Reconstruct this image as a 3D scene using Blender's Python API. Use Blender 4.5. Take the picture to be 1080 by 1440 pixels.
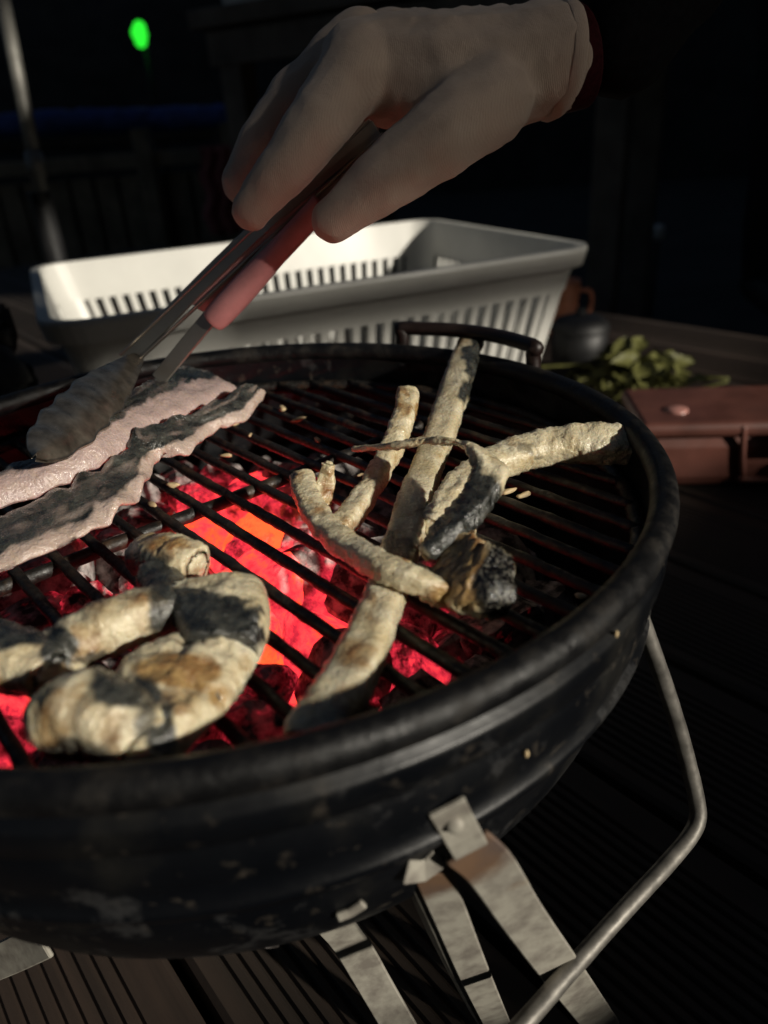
import bpy, bmesh, math, random
from mathutils import Vector, Matrix, noise
from math import sin, cos, pi, radians as R
random.seed(7)
for o in list(bpy.data.objects): bpy.data.objects.remove(o)
sc = bpy.context.scene
col = sc.collection

# ------------------------------------------------------------------ camera
# metres; z = 0 is the top of the kettle rim, the kettle's axis is x = y = 0
FPX, PITCH, ROLL = 1047.5, .4765, .0714
DECK, GRATE = -.25, -.0222
CAM = Vector((.0672, -.3008, .1210))
_c, _s = cos(ROLL), sin(ROLL)
EX = Vector((_c, -_s*sin(PITCH), -_s*cos(PITCH)))
ED = Vector((-_s, -_c*sin(PITCH), -_c*cos(PITCH)))
EF = Vector((0, cos(PITCH), -sin(PITCH)))
def ray(x, y): return EX*(x-540) + ED*(y-720) + EF*FPX
def atz(x, y, z):
    r = ray(x, y); return CAM + r*((z-CAM.z)/r.z)
def aty(x, y, Y):
    r = ray(x, y); return CAM + r*((Y-CAM.y)/r.y)
def atd(x, y, d): return CAM + ray(x, y)*(d/FPX)
def proj(P):
    v = P-CAM; d = v.dot(EF); return 540+FPX*v.dot(EX)/d, 720+FPX*v.dot(ED)/d, d
cd = bpy.data.cameras.new('camera'); cam = bpy.data.objects.new('camera', cd); col.objects.link(cam)
m = Matrix((EX, -ED, -EF)).transposed().to_4x4(); m.translation = CAM
cam.matrix_world = m
cd.sensor_fit = 'VERTICAL'; cd.sensor_height = 36; cd.lens = 36*FPX/1440
cd.clip_start = .01; cd.clip_end = 200
cd.dof.use_dof = True; cd.dof.focus_distance = .315; cd.dof.aperture_fstop = 7
sc.camera = cam
sc.render.resolution_x = 768; sc.render.resolution_y = 1024

# ------------------------------------------------------------------ light
SUN_AZ, SUN_EL = R(50), R(21)          # from behind the camera on the right, low
world = bpy.data.worlds.new('World'); sc.world = world; world.use_nodes = True
wn = world.node_tree.nodes; wl = world.node_tree.links
sky = wn.new('ShaderNodeTexSky'); sky.sky_type = 'NISHITA'; sky.sun_disc = False
sky.sun_elevation = SUN_EL; sky.sun_rotation = pi - SUN_AZ
bg = wn['Background']; bg.inputs['Strength'].default_value = .021
wl.new(sky.outputs[0], bg.inputs['Color'])
sd = bpy.data.lights.new('sun', 'SUN'); sd.energy = 4.2; sd.angle = R(2.0); sd.color = (1, .93, .80)
sun = bpy.data.objects.new('sun', sd); col.objects.link(sun)
TO_SUN = Vector((sin(SUN_AZ)*cos(SUN_EL), -cos(SUN_AZ)*cos(SUN_EL), sin(SUN_EL)))
sun.rotation_euler = TO_SUN.to_track_quat('Z', 'Y').to_euler()
sun.location = TO_SUN*5
sc.view_settings.view_transform = 'Standard'; sc.view_settings.look = 'None'
sc.view_settings.exposure = 0; sc.view_settings.gamma = 1
sc.render.engine = 'CYCLES'

# ------------------------------------------------------------------ helpers
def fin(name, me, mt, parent=None, smooth=True):
    o = bpy.data.objects.new(name, me); col.objects.link(o)
    if mt: me.materials.append(mt)
    if smooth:
        for p in me.polygons: p.use_smooth = True
    if parent: attach(o, parent)
    return o
def attach(o, parent):
    o.parent = parent; o.matrix_parent_inverse = Matrix.Translation(parent.location).inverted() if parent.type == 'EMPTY' else Matrix()
    return o
def mesh(name, v, f, mt, parent=None, smooth=True):
    me = bpy.data.meshes.new(name); me.from_pydata([tuple(p) for p in v], [], f); me.update()
    return fin(name, me, mt, parent, smooth)
def thing(name, label, cat, loc=(0, 0, 0), group=None):
    o = bpy.data.objects.new(name, None); col.objects.link(o); o.location = loc
    o.empty_display_size = .02
    return tag(o, label, cat, group)
def tag(o, label, cat=None, group=None):
    o['label'] = label
    if cat: o['category'] = cat
    if group: o['group'] = group
    return o
def frm(bm, name, mt, parent=None, smooth=False):
    me = bpy.data.meshes.new(name); bm.to_mesh(me); bm.free()
    return fin(name, me, mt, parent, smooth)
def box(name, c, size, mt, parent=None, rz=0, bev=.002, rot=None):
    bm = bmesh.new(); bmesh.ops.create_cube(bm, size=1)
    for v in bm.verts: v.co = Vector((v.co.x*size[0], v.co.y*size[1], v.co.z*size[2]))
    if bev: bmesh.ops.bevel(bm, geom=bm.edges[:], offset=bev, segments=2, affect='EDGES', profile=.5)
    M = Matrix.Translation(Vector(c)) @ (rot.to_4x4() if rot else Matrix.Rotation(rz, 4, 'Z'))
    bm.transform(M)
    return frm(bm, name, mt, parent)
def lathe(name, prof, mt, parent=None, n=96, centre=(0, 0, 0), closed=False):
    v, f = [], []
    k = len(prof); cx, cy, cz = centre
    for i in range(n):
        a = 2*pi*i/n
        for r, z in prof: v.append((cx+r*cos(a), cy+r*sin(a), cz+z))
    for i in range(n):
        j = (i+1) % n
        for q in range(k if closed else k-1):
            w = (q+1) % k
            f.append((i*k+q, j*k+q, j*k+w, i*k+w))
    return mesh(name, v, f, mt, parent)
def crom(pts, n):
    """Catmull-Rom through tuples, n samples"""
    P = [Vector(p) if len(p) <= 4 else p for p in pts]
    D = len(pts[0]); out = []
    for i in range(n):
        u = i/(n-1)*(len(pts)-1); k = min(int(u), len(pts)-2); t = u-k
        a = pts[max(k-1, 0)]; b = pts[k]; c = pts[k+1]; d = pts[min(k+2, len(pts)-1)]
        out.append([.5*(2*b[q]+(c[q]-a[q])*t+(2*a[q]-5*b[q]+4*c[q]-d[q])*t*t+(3*b[q]-a[q]-3*c[q]+d[q])*t**3) for q in range(D)])
    return out
def tube(name, pts, rad, mt, parent=None, n=10, samples=0, bump=0., close=False, flat=None):
    """round (or flat = (w, t)) bar along points"""
    P = [Vector(p) for p in (crom([tuple(p) for p in pts], samples) if samples else pts)]
    v, f = [], []
    N = len(P)
    up = Vector((0, 0, 1))
    prev = None
    for i, p in enumerate(P):
        t = (P[min(i+1, N-1)]-P[max(i-1, 0)])
        if close: t = P[(i+1) % N]-P[i-1]
        t.normalize()
        if prev is None:
            s = t.cross(up)
            if s.length < .05: s = t.cross(Vector((0, 1, 0)))
        else: s = prev - t*prev.dot(t)
        s.normalize(); prev = s; w = s.cross(t)
        for k in range(n):
            a = 2*pi*k/n
            rr = rad if not callable(rad) else rad(i/(N-1))
            if bump: rr *= 1+bump*noise.noise(Vector((p.x*160+k*.7, p.y*160, p.z*160+k*.3)))
            v.append(p+s*(rr*cos(a))+w*(rr*sin(a)))
    for i in range(N if close else N-1):
        j = (i+1) % N
        for k in range(n):
            l = (k+1) % n; f.append((i*n+k, i*n+l, j*n+l, j*n+k))
    if not close:
        f.append(tuple(range(n))[::-1]); f.append(tuple((N-1)*n+k for k in range(n)))
    return mesh(name, v, f, mt, parent)
def strap(name, pts, w, t, side, mt, parent=None, samples=0):
    """flat metal band: rectangle w x t swept along points; side = width direction"""
    P = [Vector(p) for p in (crom([tuple(p) for p in pts], samples) if samples else pts)]
    bm = bmesh.new(); rings = []
    S = Vector(side).normalized()
    for i, p in enumerate(P):
        d = (P[min(i+1, len(P)-1)]-P[max(i-1, 0)]).normalized()
        s = (S-d*S.dot(d)).normalized(); nn = s.cross(d)
        rings.append([bm.verts.new(p+s*(w/2*a)+nn*(t/2*b)) for a, b in ((-1, -1), (1, -1), (1, 1), (-1, 1))])
    for a, b in zip(rings, rings[1:]):
        for k in range(4): bm.faces.new((a[k], a[(k+1) % 4], b[(k+1) % 4], b[k]))
    bm.faces.new(rings[0][::-1]); bm.faces.new(rings[-1])
    bmesh.ops.recalc_face_normals(bm, faces=bm.faces)
    bmesh.ops.bevel(bm, geom=[e for e in bm.edges if e.calc_face_angle(0) > .8], offset=min(t, w)*.25, segments=1, affect='EDGES')
    return frm(bm, name, mt, parent)
def remesh_union(name, chains, voxel, mt, parent=None, smooth_it=6, disp=0, dscale=60):
    """one continuous skin over tapered capsule chains: [(Vector, radius), ...] lists"""
    bm = bmesh.new()
    for ch in chains:
        for (a, ra), (b, rb) in zip(ch, ch[1:]):
            n = max(3, int((b-a).length/(min(ra, rb)*.3)))
            for i in range(n+1):
                t = i/n
                bmesh.ops.create_icosphere(bm, subdivisions=2, radius=ra+(rb-ra)*t, matrix=Matrix.Translation(a.lerp(b, t)))
    me = bpy.data.meshes.new(name); bm.to_mesh(me); bm.free()
    tmp = bpy.data.objects.new('tmp', me); col.objects.link(tmp)
    md = tmp.modifiers.new('r', 'REMESH'); md.mode = 'VOXEL'; md.voxel_size = voxel
    ms = tmp.modifiers.new('s', 'SMOOTH'); ms.factor = .5; ms.iterations = smooth_it
    dg = bpy.context.evaluated_depsgraph_get()
    me2 = bpy.data.meshes.new_from_object(tmp.evaluated_get(dg))
    bpy.data.objects.remove(tmp)
    me2.name = name
    if disp:
        for v in me2.vertices: v.co += v.normal*disp*noise.fractal(v.co*dscale, 1, 2, 3)
    me2.materials.clear()
    return fin(name, me2, mt, parent)

# ------------------------------------------------------------------ materials
class NT:
    def __init__(s, name):
        s.m = bpy.data.materials.new(name); s.m.use_nodes = True
        s.n = s.m.node_tree.nodes; s.l = s.m.node_tree.links; s.b = s.n['Principled BSDF']
    def tex(s, kind, scale, detail=4, coord='Object', rough=.55, stretch=None, **kw):
        tc = s.n.new('ShaderNodeTexCoord'); t = s.n.new('ShaderNodeTex'+kind)
        t.inputs['Scale'].default_value = scale
        if 'Detail' in t.inputs: t.inputs['Detail'].default_value = detail
        if 'Roughness' in t.inputs: t.inputs['Roughness'].default_value = rough
        src = tc.outputs[coord]
        if stretch:
            mp = s.n.new('ShaderNodeMapping'); mp.inputs['Scale'].default_value = stretch[0]
            mp.inputs['Rotation'].default_value = stretch[1]
            s.l.new(src, mp.inputs[0]); src = mp.outputs[0]
        s.l.new(src, t.inputs['Vector'])
        for k, v in kw.items(): t.inputs[k].default_value = v
        return t
    def ramp(s, src, stops):
        r = s.n.new('ShaderNodeValToRGB'); e = r.color_ramp.elements
        while len(e) < len(stops): e.new(.5)
        for q, (p, c) in zip(e, stops):
            q.position = p; q.color = (c[0], c[1], c[2], 1) if hasattr(c, '__len__') else (c, c, c, 1)
        s.l.new(src, r.inputs[0]); return r.outputs[0]
    def mix(s, fac, a, b, mode='MIX'):
        x = s.n.new('ShaderNodeMix'); x.data_type = 'RGBA'; x.blend_type = mode
        for q, val in ((0, fac), (6, a), (7, b)):
            if hasattr(val, 'node'): s.l.new(val, x.inputs[q])
            else: x.inputs[q].default_value = val if q == 0 else (*val, 1)
        return x.outputs[2]
    def math(s, op, a, b=0.):
        x = s.n.new('ShaderNodeMath'); x.operation = op
        for q, val in ((0, a), (1, b)):
            if hasattr(val, 'node'): s.l.new(val, x.inputs[q])
            else: x.inputs[q].default_value = val
        return x.outputs[0]
    def bump(s, src, strength, dist=.001, prev=None):
        b = s.n.new('ShaderNodeBump'); b.inputs['Strength'].default_value = strength; b.inputs['Distance'].default_value = dist
        s.l.new(src, b.inputs['Height'])
        if prev: s.l.new(prev, b.inputs['Normal'])
        s.l.new(b.outputs[0], s.b.inputs['Normal']); return b.outputs[0]
    def set(s, **kw):
        for k, v in kw.items():
            k = {'col': 'Base Color', 'rough': 'Roughness', 'metal': 'Metallic', 'coat': 'Coat Weight', 'sss': 'Subsurface Weight', 'spec': 'Specular IOR Level'}.get(k, k)
            if hasattr(v, 'node'): s.l.new(v, s.b.inputs[k])
            else: s.b.inputs[k].default_value = (*v, 1) if hasattr(v, '__len__') and len(v) == 3 else v
        return s.m
def simple(name, c, rough=.6, metal=0., var=.35, scale=60, bump=.25, bd=.0006, **kw):
    t = NT(name); n = t.tex('Noise', scale, 5)
    cc = t.mix(t.ramp(n.outputs[0], [(.3, 0), (.7, 1)]), tuple(x*(1-var) for x in c), tuple(min(1, x*(1+var)) for x in c))
    if bump: t.bump(n.outputs[0], bump, bd)
    return t.set(col=cc, rough=t.ramp(t.tex('Noise', scale*.4, 3).outputs[0], [(.3, max(0, rough-.12)), (.7, min(1, rough+.12))]), metal=metal, **kw)

# black porcelain enamel, scuffed and sooty
t = NT('black_enamel')
n1 = t.tex('Noise', 26, 8); n2 = t.tex('Noise', 140, 6); n3 = t.tex('Noise', 9, 5, stretch=((1, 1, 5), (0, 0, 0)))
soot = t.ramp(n1.outputs[0], [(.52, 0), (.68, 1)])
c0 = t.mix(soot, (.0025, .003, .0042), (.009, .0085, .0075))
c0 = t.mix(t.ramp(n2.outputs[0], [(.60, 0), (.74, 1)]), c0, (.04, .034, .028))
n4 = t.tex('Noise', 15, 7, rough=.7)
c0 = t.mix(t.ramp(n4.outputs[0], [(.56, 0), (.60, .7), (.66, 0)]), c0, (.032, .032, .033))
t.bump(n2.outputs[0], .3, .0005, t.bump(n3.outputs[0], .4, .0015))
ENAMEL = t.set(col=c0, rough=t.ramp(n1.outputs[0], [(.3, .24), (.62, .5), (.75, .8)]), spec=.3)
# rim: greasy, pitted
t = NT('greasy_rim_enamel')
n1 = t.tex('Noise', 75, 8, rough=.7); n2 = t.tex('Noise', 420, 4)
c0 = t.mix(t.ramp(n1.outputs[0], [(.5, 0), (.75, 1)]), (.004, .004, .0045), (.022, .018, .014))
t.bump(n2.outputs[0], .5, .0005, t.bump(n1.outputs[0], .6, .0012))
RIMMAT = t.set(col=c0, rough=t.ramp(n1.outputs[0], [(.35, .3), (.65, .7)]), spec=.35)
# grate bars: seasoned black steel with burnt crust
t = NT('grate_steel')
n1 = t.tex('Noise', 90, 8); n2 = t.tex('Noise', 420, 5)
c0 = t.mix(t.ramp(n1.outputs[0], [(.5, 0), (.72, 1)]), (.008, .007, .006), (.055, .034, .02))
t.bump(n2.outputs[0], .8, .0006, t.bump(n1.outputs[0], .8, .0012))
BAR = t.set(col=c0, rough=t.ramp(n2.outputs[0], [(.35, .3), (.65, .7)]), spec=.5)
# galvanised strap
t = NT('galvanised_strap')
n1 = t.tex('Noise', 120, 7); v1 = t.tex('Voronoi', 220); n2 = t.tex('Noise', 28, 4)
c0 = t.mix(t.ramp(n1.outputs[0], [(.4, 0), (.66, 1)]), (.36, .34, .29), (.20, .18, .155))
c0 = t.mix(t.ramp(n2.outputs[0], [(.62, 0), (.74, 1)]), c0, (.20, .12, .06))
t.bump(n1.outputs[0], .35, .0006)
sa = t.n.new('ShaderNodeAttribute'); sa.attribute_name = 'stain'
sf = t.ramp(t.math('ADD', sa.outputs['Fac'], t.math('MULTIPLY', t.math('SUBTRACT', n1.outputs[0], .5), .5)), [(.25, 0), (.7, 1)])
c0 = t.mix(sf, c0, t.mix(t.ramp(n2.outputs[0], [(.4, 0), (.6, 1)]), (.085, .066, .062), (.15, .088, .052)))
STRAP = t.set(col=c0, rough=.62, metal=.25)
TUBE = simple('dull_tube_steel', (.16, .15, .135), .5, .55, .45, 140, .4)
# stainless tongs
t = NT('brushed_steel'); n1 = t.tex('Noise', 60, 5, stretch=((1, 1, 1), (0, 0, 0)))
STEEL = t.set(col=t.mix(n1.outputs[0], (.22, .20, .18), (.36, .33, .29)), rough=.38, metal=.8)
HEADST = simple('sooty_tong_steel', (.32, .28, .23), .34, .9, .45, 150, .5)
PINK = simple('tong_pink', (.62, .27, .27), .5, 0, .15, 80, .15)
WHITEP = simple('white_plastic', (.60, .59, .55), .42, 0, .07, 14, .06, .0004)
# decking timber
t = NT('stained_decking')
n1 = t.tex('Noise', 6, 7, stretch=((1, 14, 14), (0, 0, R(0)))); n2 = t.tex('Noise', 50, 5); oi = t.n.new('ShaderNodeObjectInfo')
c0 = t.mix(t.ramp(n1.outputs[0], [(.3, 0), (.72, 1)]), (.022, .014, .010), (.055, .034, .024))
c0 = t.mix(t.math('MULTIPLY', oi.outputs['Random'], .45), c0, (.035, .029, .022))
t.bump(n2.outputs[0], .3, .0006, t.bump(n1.outputs[0], .5, .001))
WOOD = t.set(col=c0, rough=.72)
DARKWOOD = simple('dark_timber', (.05, .038, .028), .8, 0, .5, 12, .3)
FENCEW = simple('weathered_fence', (.20, .17, .125), .85, 0, .45, 8, .3)
SOIL = simple('dark_soil', (.02, .018, .014), .95, 0, .5, 4, .6, .02)
FABRIC = simple('black_cloth', (.006, .006, .007), .95, 0, .4, 300, .4, spec=.1)
REDCUFF = simple('red_cuff_knit', (.035, .005, .007), .9, 0, .3, 500, .5, spec=.1)
DENIM = simple('dark_trousers', (.008, .009, .013), .95, 0, .4, 300, .4, spec=.1)
SKIN = simple('skin', (.45, .28, .2), .55, 0, .12, 60, .1)
HAIR = simple('black_hair', (.01, .009, .008), .7, 0, .4, 300, .5)
BLACKP = simple('black_plastic', (.008, .008, .009), .55, 0, .3, 60, .15)
BAG = simple('dark_bag_cloth', (.016, .017, .02), .8, 0, .6, 40, .6, .002)
BLUETARP = simple('blue_tarp', (.03, .07, .28), .6, 0, .3, 10, .3)
BROWNBOX = simple('red_brown_plastic', (.115, .043, .032), .45, 0, .25, 30, .15)
REDBOX = simple('red_plastic', (.36, .075, .05), .35, 0, .2, 30, .1)
ORANGE = simple('orange_glaze', (.62, .24, .13), .4, 0, .2, 40, .1)
POLE = simple('pale_pole_paint', (.16, .155, .14), .5, .3, .3, 30, .2)
PINKCL = simple('dull_pink_cloth', (.28, .09, .09), .9, 0, .3, 40, .4)
GREYM = simple('pale_grey_board', (.62, .61, .58), .6, 0, .4, 9, .2)
LEAF = simple('yellow_green_leaf', (.10, .10, .024), .6, 0, .45, 60, .3)
LEAF.node_tree.nodes['Principled BSDF'].inputs['Transmission Weight'].default_value = 0
# knitted cotton glove
t = NT('cotton_glove_knit')
n1 = t.tex('Noise', 22, 4); w1 = t.tex('Wave', 420, 2, stretch=((1, 1, 1), (0, 0, R(35)))); n2 = t.tex('Noise', 500, 3)
w1.inputs['Distortion'].default_value = 3
t.bump(n2.outputs[0], .5, .0006, t.bump(w1.outputs[0], .22, .0004))
GLOVE = t.set(col=t.mix(t.ramp(n1.outputs[0], [(.35, 0), (.7, 1)]), (.56, .44, .36), (.45, .35, .285)), rough=.95, spec=.1)
GLOVE.node_tree.nodes['Principled BSDF'].inputs['Sheen Weight'].default_value = .2
# grilled fish: colour attribute 'tone': r = skin, g = brown, b = char / raw pink in a
t = NT('grilled_fish')
at = t.n.new('ShaderNodeAttribute'); at.attribute_name = 'tone'
sp = t.n.new('ShaderNodeSeparateColor'); t.l.new(at.outputs['Color'], sp.inputs[0])
n1 = t.tex('Noise', 130, 8, rough=.62); n2 = t.tex('Noise', 640, 5); n3 = t.tex('Noise', 75, 6); v1 = t.tex('Voronoi', 380)
fl = t.mix(t.ramp(n3.outputs[0], [(.36, 0), (.68, 1)]), (.76, .69, .51), (.62, .52, .32))
fl = t.mix(t.ramp(n1.outputs[0], [(.54, 0), (.64, .5), (.72, 1)]), fl, (.40, .27, .12))
fl = t.mix(t.ramp(n2.outputs[0], [(.70, 0), (.74, 1)]), fl, (.09, .05, .03))
fl = t.mix(at.outputs['Alpha'], fl, (.44, .32, .315))
fa = t.n.new('ShaderNodeAttribute'); fa.attribute_name = 'fib'
fn_ = t.n.new('ShaderNodeTexNoise'); fn_.inputs['Scale'].default_value = 1; fn_.inputs['Detail'].default_value = 4; t.l.new(fa.outputs['Vector'], fn_.inputs['Vector'])
fl = t.mix(t.ramp(fn_.outputs[0], [(.46, 0), (.64, .16)]), fl, (.50, .38, .20))
br = t.mix(t.ramp(n1.outputs[0], [(.35, 0), (.65, 1)]), (.50, .34, .14), (.22, .10, .034))
def soft(chan, k):
    a = t.math('ADD', chan, t.math('MULTIPLY', t.math('SUBTRACT', n1.outputs[0], .5), k)); return t.ramp(a, [(.22, 0), (.80, 1)])
c0 = t.mix(soft(sp.outputs[1], .9), fl, br)
sk = t.mix(t.ramp(n1.outputs[0], [(.4, 0), (.75, 1)]), (.012, .013, .012), (.10, .10, .085))
c0 = t.mix(soft(sp.outputs[0], .6), c0, sk)
ch = t.mix(t.ramp(n2.outputs[0], [(.5, 0), (.68, 1)]), (.006, .005, .005), (.16, .15, .12))
c0 = t.mix(soft(sp.outputs[2], .6), c0, ch)
t.bump(n2.outputs[0], .9, .0008, t.bump(fn_.outputs[0], .25, .0007, t.bump(n1.outputs[0], .6, .0014)))
t.b.inputs['Subsurface Radius'].default_value = (.004, .002, .001); t.b.inputs['Subsurface Scale'].default_value = 1
FISH = t.set(col=c0, rough=t.ramp(n2.outputs[0], [(.36, .12), (.62, .46)]), spec=.75, sss=.2, coat=.55)
t.b.inputs['Coat Roughness'].default_value = .12
t.l.new(t.b.inputs['Normal'].links[0].from_socket, t.b.inputs['Coat Normal'])
# charcoal: ash and ember, heat kept in the object colour
t = NT('burning_charcoal')
oi = t.n.new('ShaderNodeObjectInfo'); so = t.n.new('ShaderNodeSeparateColor'); t.l.new(oi.outputs['Color'], so.inputs[0])
tc = t.n.new('ShaderNodeTexCoord'); va = t.n.new('ShaderNodeVectorMath'); va.operation = 'ADD'
t.l.new(tc.outputs['Object'], va.inputs[0]); t.l.new(oi.outputs['Location'], va.inputs[1])
def cn(scale, d):
    q = t.n.new('ShaderNodeTexNoise'); q.inputs['Scale'].default_value = scale; q.inputs['Detail'].default_value = d
    q.inputs['Roughness'].default_value = .6; t.l.new(va.outputs[0], q.inputs['Vector']); return q.outputs[0]
a1, a2, a3 = cn(.75, 2), cn(2.6, 6), cn(11, 4)
a4 = cn(1.25, 4)
ash = t.mix(t.ramp(a2, [(.40, 0), (.62, 1)]), (.05, .044, .042), (.55, .50, .48))
t.bump(a3, .5, .0006, t.bump(a2, .9, .0025))
h = t.math('ADD', t.math('MULTIPLY', so.outputs[0], .98), t.math('MULTIPLY', t.math('SUBTRACT', a1, .5), 1.5))
h = t.math('ADD', h, t.math('MULTIPLY', t.math('SUBTRACT', a2, .5), .55))
h = t.math('SUBTRACT', h, t.math('MULTIPLY', t.ramp(a4, [(.46, 0), (.62, 1)]), .42))
em = t.ramp(h, [(.32, (0, 0, 0)), (.46, (.035, .0012, .002)), (.62, (.34, .012, .024)), (.76, (.85, .034, .038)), (.90, (1, .058, .018)), (1, (1, .085, .02))])
t.l.new(em, t.b.inputs['Emission Color']); t.b.inputs['Emission Strength'].default_value = 2.2
COAL = t.set(col=ash, rough=.95, spec=.1)
ASHBED = simple('ash_bed', (.03, .026, .024), .95, 0, .6, 40, .8, .004)
t = NT('green_light'); GREEN = t.set(col=(.02, .2, .02))
t.b.inputs['Emission Color'].default_value = (.03, 1, .04, 1); t.b.inputs['Emission Strength'].default_value = 1.1
CRUMB = simple('crumb', (.55, .42, .24), .6, 0, .3, 300, .3)

# ------------------------------------------------------------------ ground and deck
def grid_sheet(name, x0, x1, y0, y1, z, mt, n=24, amp=0):
    v = [(x0+(x1-x0)*i/n, y0+(y1-y0)*j/n, z+amp*noise.noise(Vector((i*.7, j*.7, 3)))) for j in range(n+1) for i in range(n+1)]
    f = [(j*(n+1)+i, j*(n+1)+i+1, (j+1)*(n+1)+i+1, (j+1)*(n+1)+i) for j in range(n) for i in range(n)]
    return mesh(name, v, f, mt)
g = grid_sheet('ground', -80, 80, -80, 80, DECK-.42, SOIL, 40, .06); g['kind'] = 'structure'
g['label'] = 'dark earth below and beyond the timber deck'
bv, bf = [], []
for i in range(61):
    a = -1.5+3.0*i/60
    for j in range(13):
        q = j/12; d_ = 10+5*q
        hh = 4.0*sin(pi*min(1, q*1.05)*.5)**.7+.5*noise.fractal(Vector((i*.35, j*.4, 2)), 1, 2, 4)
        bv.append((d_*sin(a), d_*cos(a), DECK-.5+max(0, hh)*(q > 0)))
        if i < 60 and j < 12: c_ = i*13+j; bf.append((c_, c_+13, c_+14, c_+1))
bank = mesh('added_bank', bv, bf, SOIL); bank['kind'] = 'structure'; bank['label'] = 'added dark bank hiding the lit ground far behind'  # bank added so the lit far ground stays out of sight
PT = Vector((-.62, .785, 0)).normalized(); PN = Vector((PT.y, -PT.x, 0))      # along / across the boards
deck = bpy.data.objects.new('deck', None); col.objects.link(deck); deck.location = (0, 0, DECK)
deck['kind'] = 'structure'; deck['label'] = 'ribbed dark brown timber deck under the grill'
PW, GAP, GP = .122, .007, .0071
n0 = atz(276, 1392, DECK).dot(PN)+GAP/2
prof = [(0, -.028), (0, -.003), (.003, 0), (.0115, 0)]
x = .0115
while x < PW-.0185:
    prof += [(x+.0012, -.0024), (x+.0024, -.0026), (x+.0038, 0), (x+GP, 0)]; x += GP
prof += [(PW-.003, 0), (PW, -.003), (PW, -.028)]
plank_me = {}
def plank_mesh(seed):
    v, f = [], []; k = len(prof); L = 30
    for i in range(L+1):
        y = -2.4+5.2*i/L
        for a, b in prof: v.append((y, -a, b+.0008*noise.noise(Vector((y*2.2, a*9, seed)))))
    for i in range(L):
        for q in range(k-1): f.append((i*k+q, i*k+q+1, (i+1)*k+q+1, (i+1)*k+q))
    f.append(tuple(range(k))[::-1]); f.append(tuple(L*k+q for q in range(k)))
    me = bpy.data.meshes.new('plank'); me.from_pydata(v, [], f); me.update(); me.materials.append(WOOD)
    return me
pm = [plank_mesh(i*3.3) for i in range(4)]
ang = math.atan2(PT.y, PT.x)
for k in range(-17, 30):
    nn = n0+k*(PW+GAP)
    if nn+PW > 1.27: continue
    o = bpy.data.objects.new('plank', pm[k % 4]); col.objects.link(o); o.parent = deck
    o.location = PN*nn+Vector((0, 0, random.uniform(-.0012, .0008))); o.rotation_euler = (0, 0, ang)
    o.rotation_euler.z += random.uniform(-.0006, .0006)
for tt in (-1.9, -.6, .7, 2.0):
    c = PN*(-.45)+PT*tt
    box('joist', (c.x, c.y, DECK-.075), (3.3, .06, .09), DARKWOOD, deck, math.atan2(PN.y, PN.x), .003)

# ------------------------------------------------------------------ kettle grill
grill = thing('kettle_grill', 'small round black enamel kettle grill on flat metal strap legs', 'grill', (0, 0, DECK))
pr = [(.1765, -.004), (.1800, -.0125), (.1800, -.0135), (.1832, -.0142), (.1836, -.0165), (.1832, -.0240), (.1826, -.0245), (.1800, -.0252), (.1798, -.0275), (.1806, -.029), (.1800, -.040), (.1780, -.0490),
      (.1796, -.0500), (.1800, -.0520), (.1792, -.0540), (.1745, -.0552), (.1715, -.060)]
A0, Z0, B0 = .1715, -.060, .108
pr += [(A0*cos(a), Z0-B0*sin(a)) for a in [R(q) for q in range(4, 89, 4)]]
inner = [(max(.001, r-.0022), z+.0012) for r, z in pr[::-1] if r < .1715]+[(.1690, -.058), (.1752, -.05), (.1770, -.03), (.1765, -.008)]
bowl = lathe('bowl', pr+[(.0005, Z0-B0)], ENAMEL, grill, 160)
lathe('inner_wall', [(.0005, Z0-B0+.002)]+inner, ENAMEL, bowl, 120)
PRS = sorted([(z, r) for r, z in pr])
def rad_at(z):
    for (z0, r0), (z1, r1) in zip(PRS, PRS[1:]):
        if z0 <= z <= z1: return r0+(r1-r0)*(z-z0)/max(1e-9, z1-z0)
    return 0
def on_bowl(px, py, lift=.0015):
    r = ray(px, py).normalized(); s_ = .10
    while s_ < .8:
        p = CAM+r*s_
        if p.z < -.006 and math.hypot(p.x, p.y) < rad_at(p.z)+lift: return p
        s_ += .0004
    return CAM+r*s_
rp = [(.1800+.0052*cos(2*pi*i/14), -.0056+.0056*sin(2*pi*i/14)) for i in range(14)]
lathe('rim', rp, RIMMAT, grill, 192, closed=True)
# lifting handle on the far side of the rim: brown-black bent strip
def circ(a, r, z): return Vector((r*cos(a), r*sin(a), z))
ha = [math.atan2(*reversed(atz(x, y, 0)[:2])) for x, y in ((552, 488), (745, 512))]
hp = [circ(ha[0], .186, -.012), circ(ha[0]-.01, .186, .005)]
for i in range(9):
    a = ha[0]+(ha[1]-ha[0])*(i/8); hp.append(circ(a, .186+.006*sin(pi*i/8), .0085))
hp += [circ(ha[1]+.01, .186, .004), circ(ha[1], .186, -.012)]
tube('handle', hp, .0042, simple('burnt_handle', (.013, .007, .006), .5, .2, .5, 90, .4), grill, 8, 60)
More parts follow.
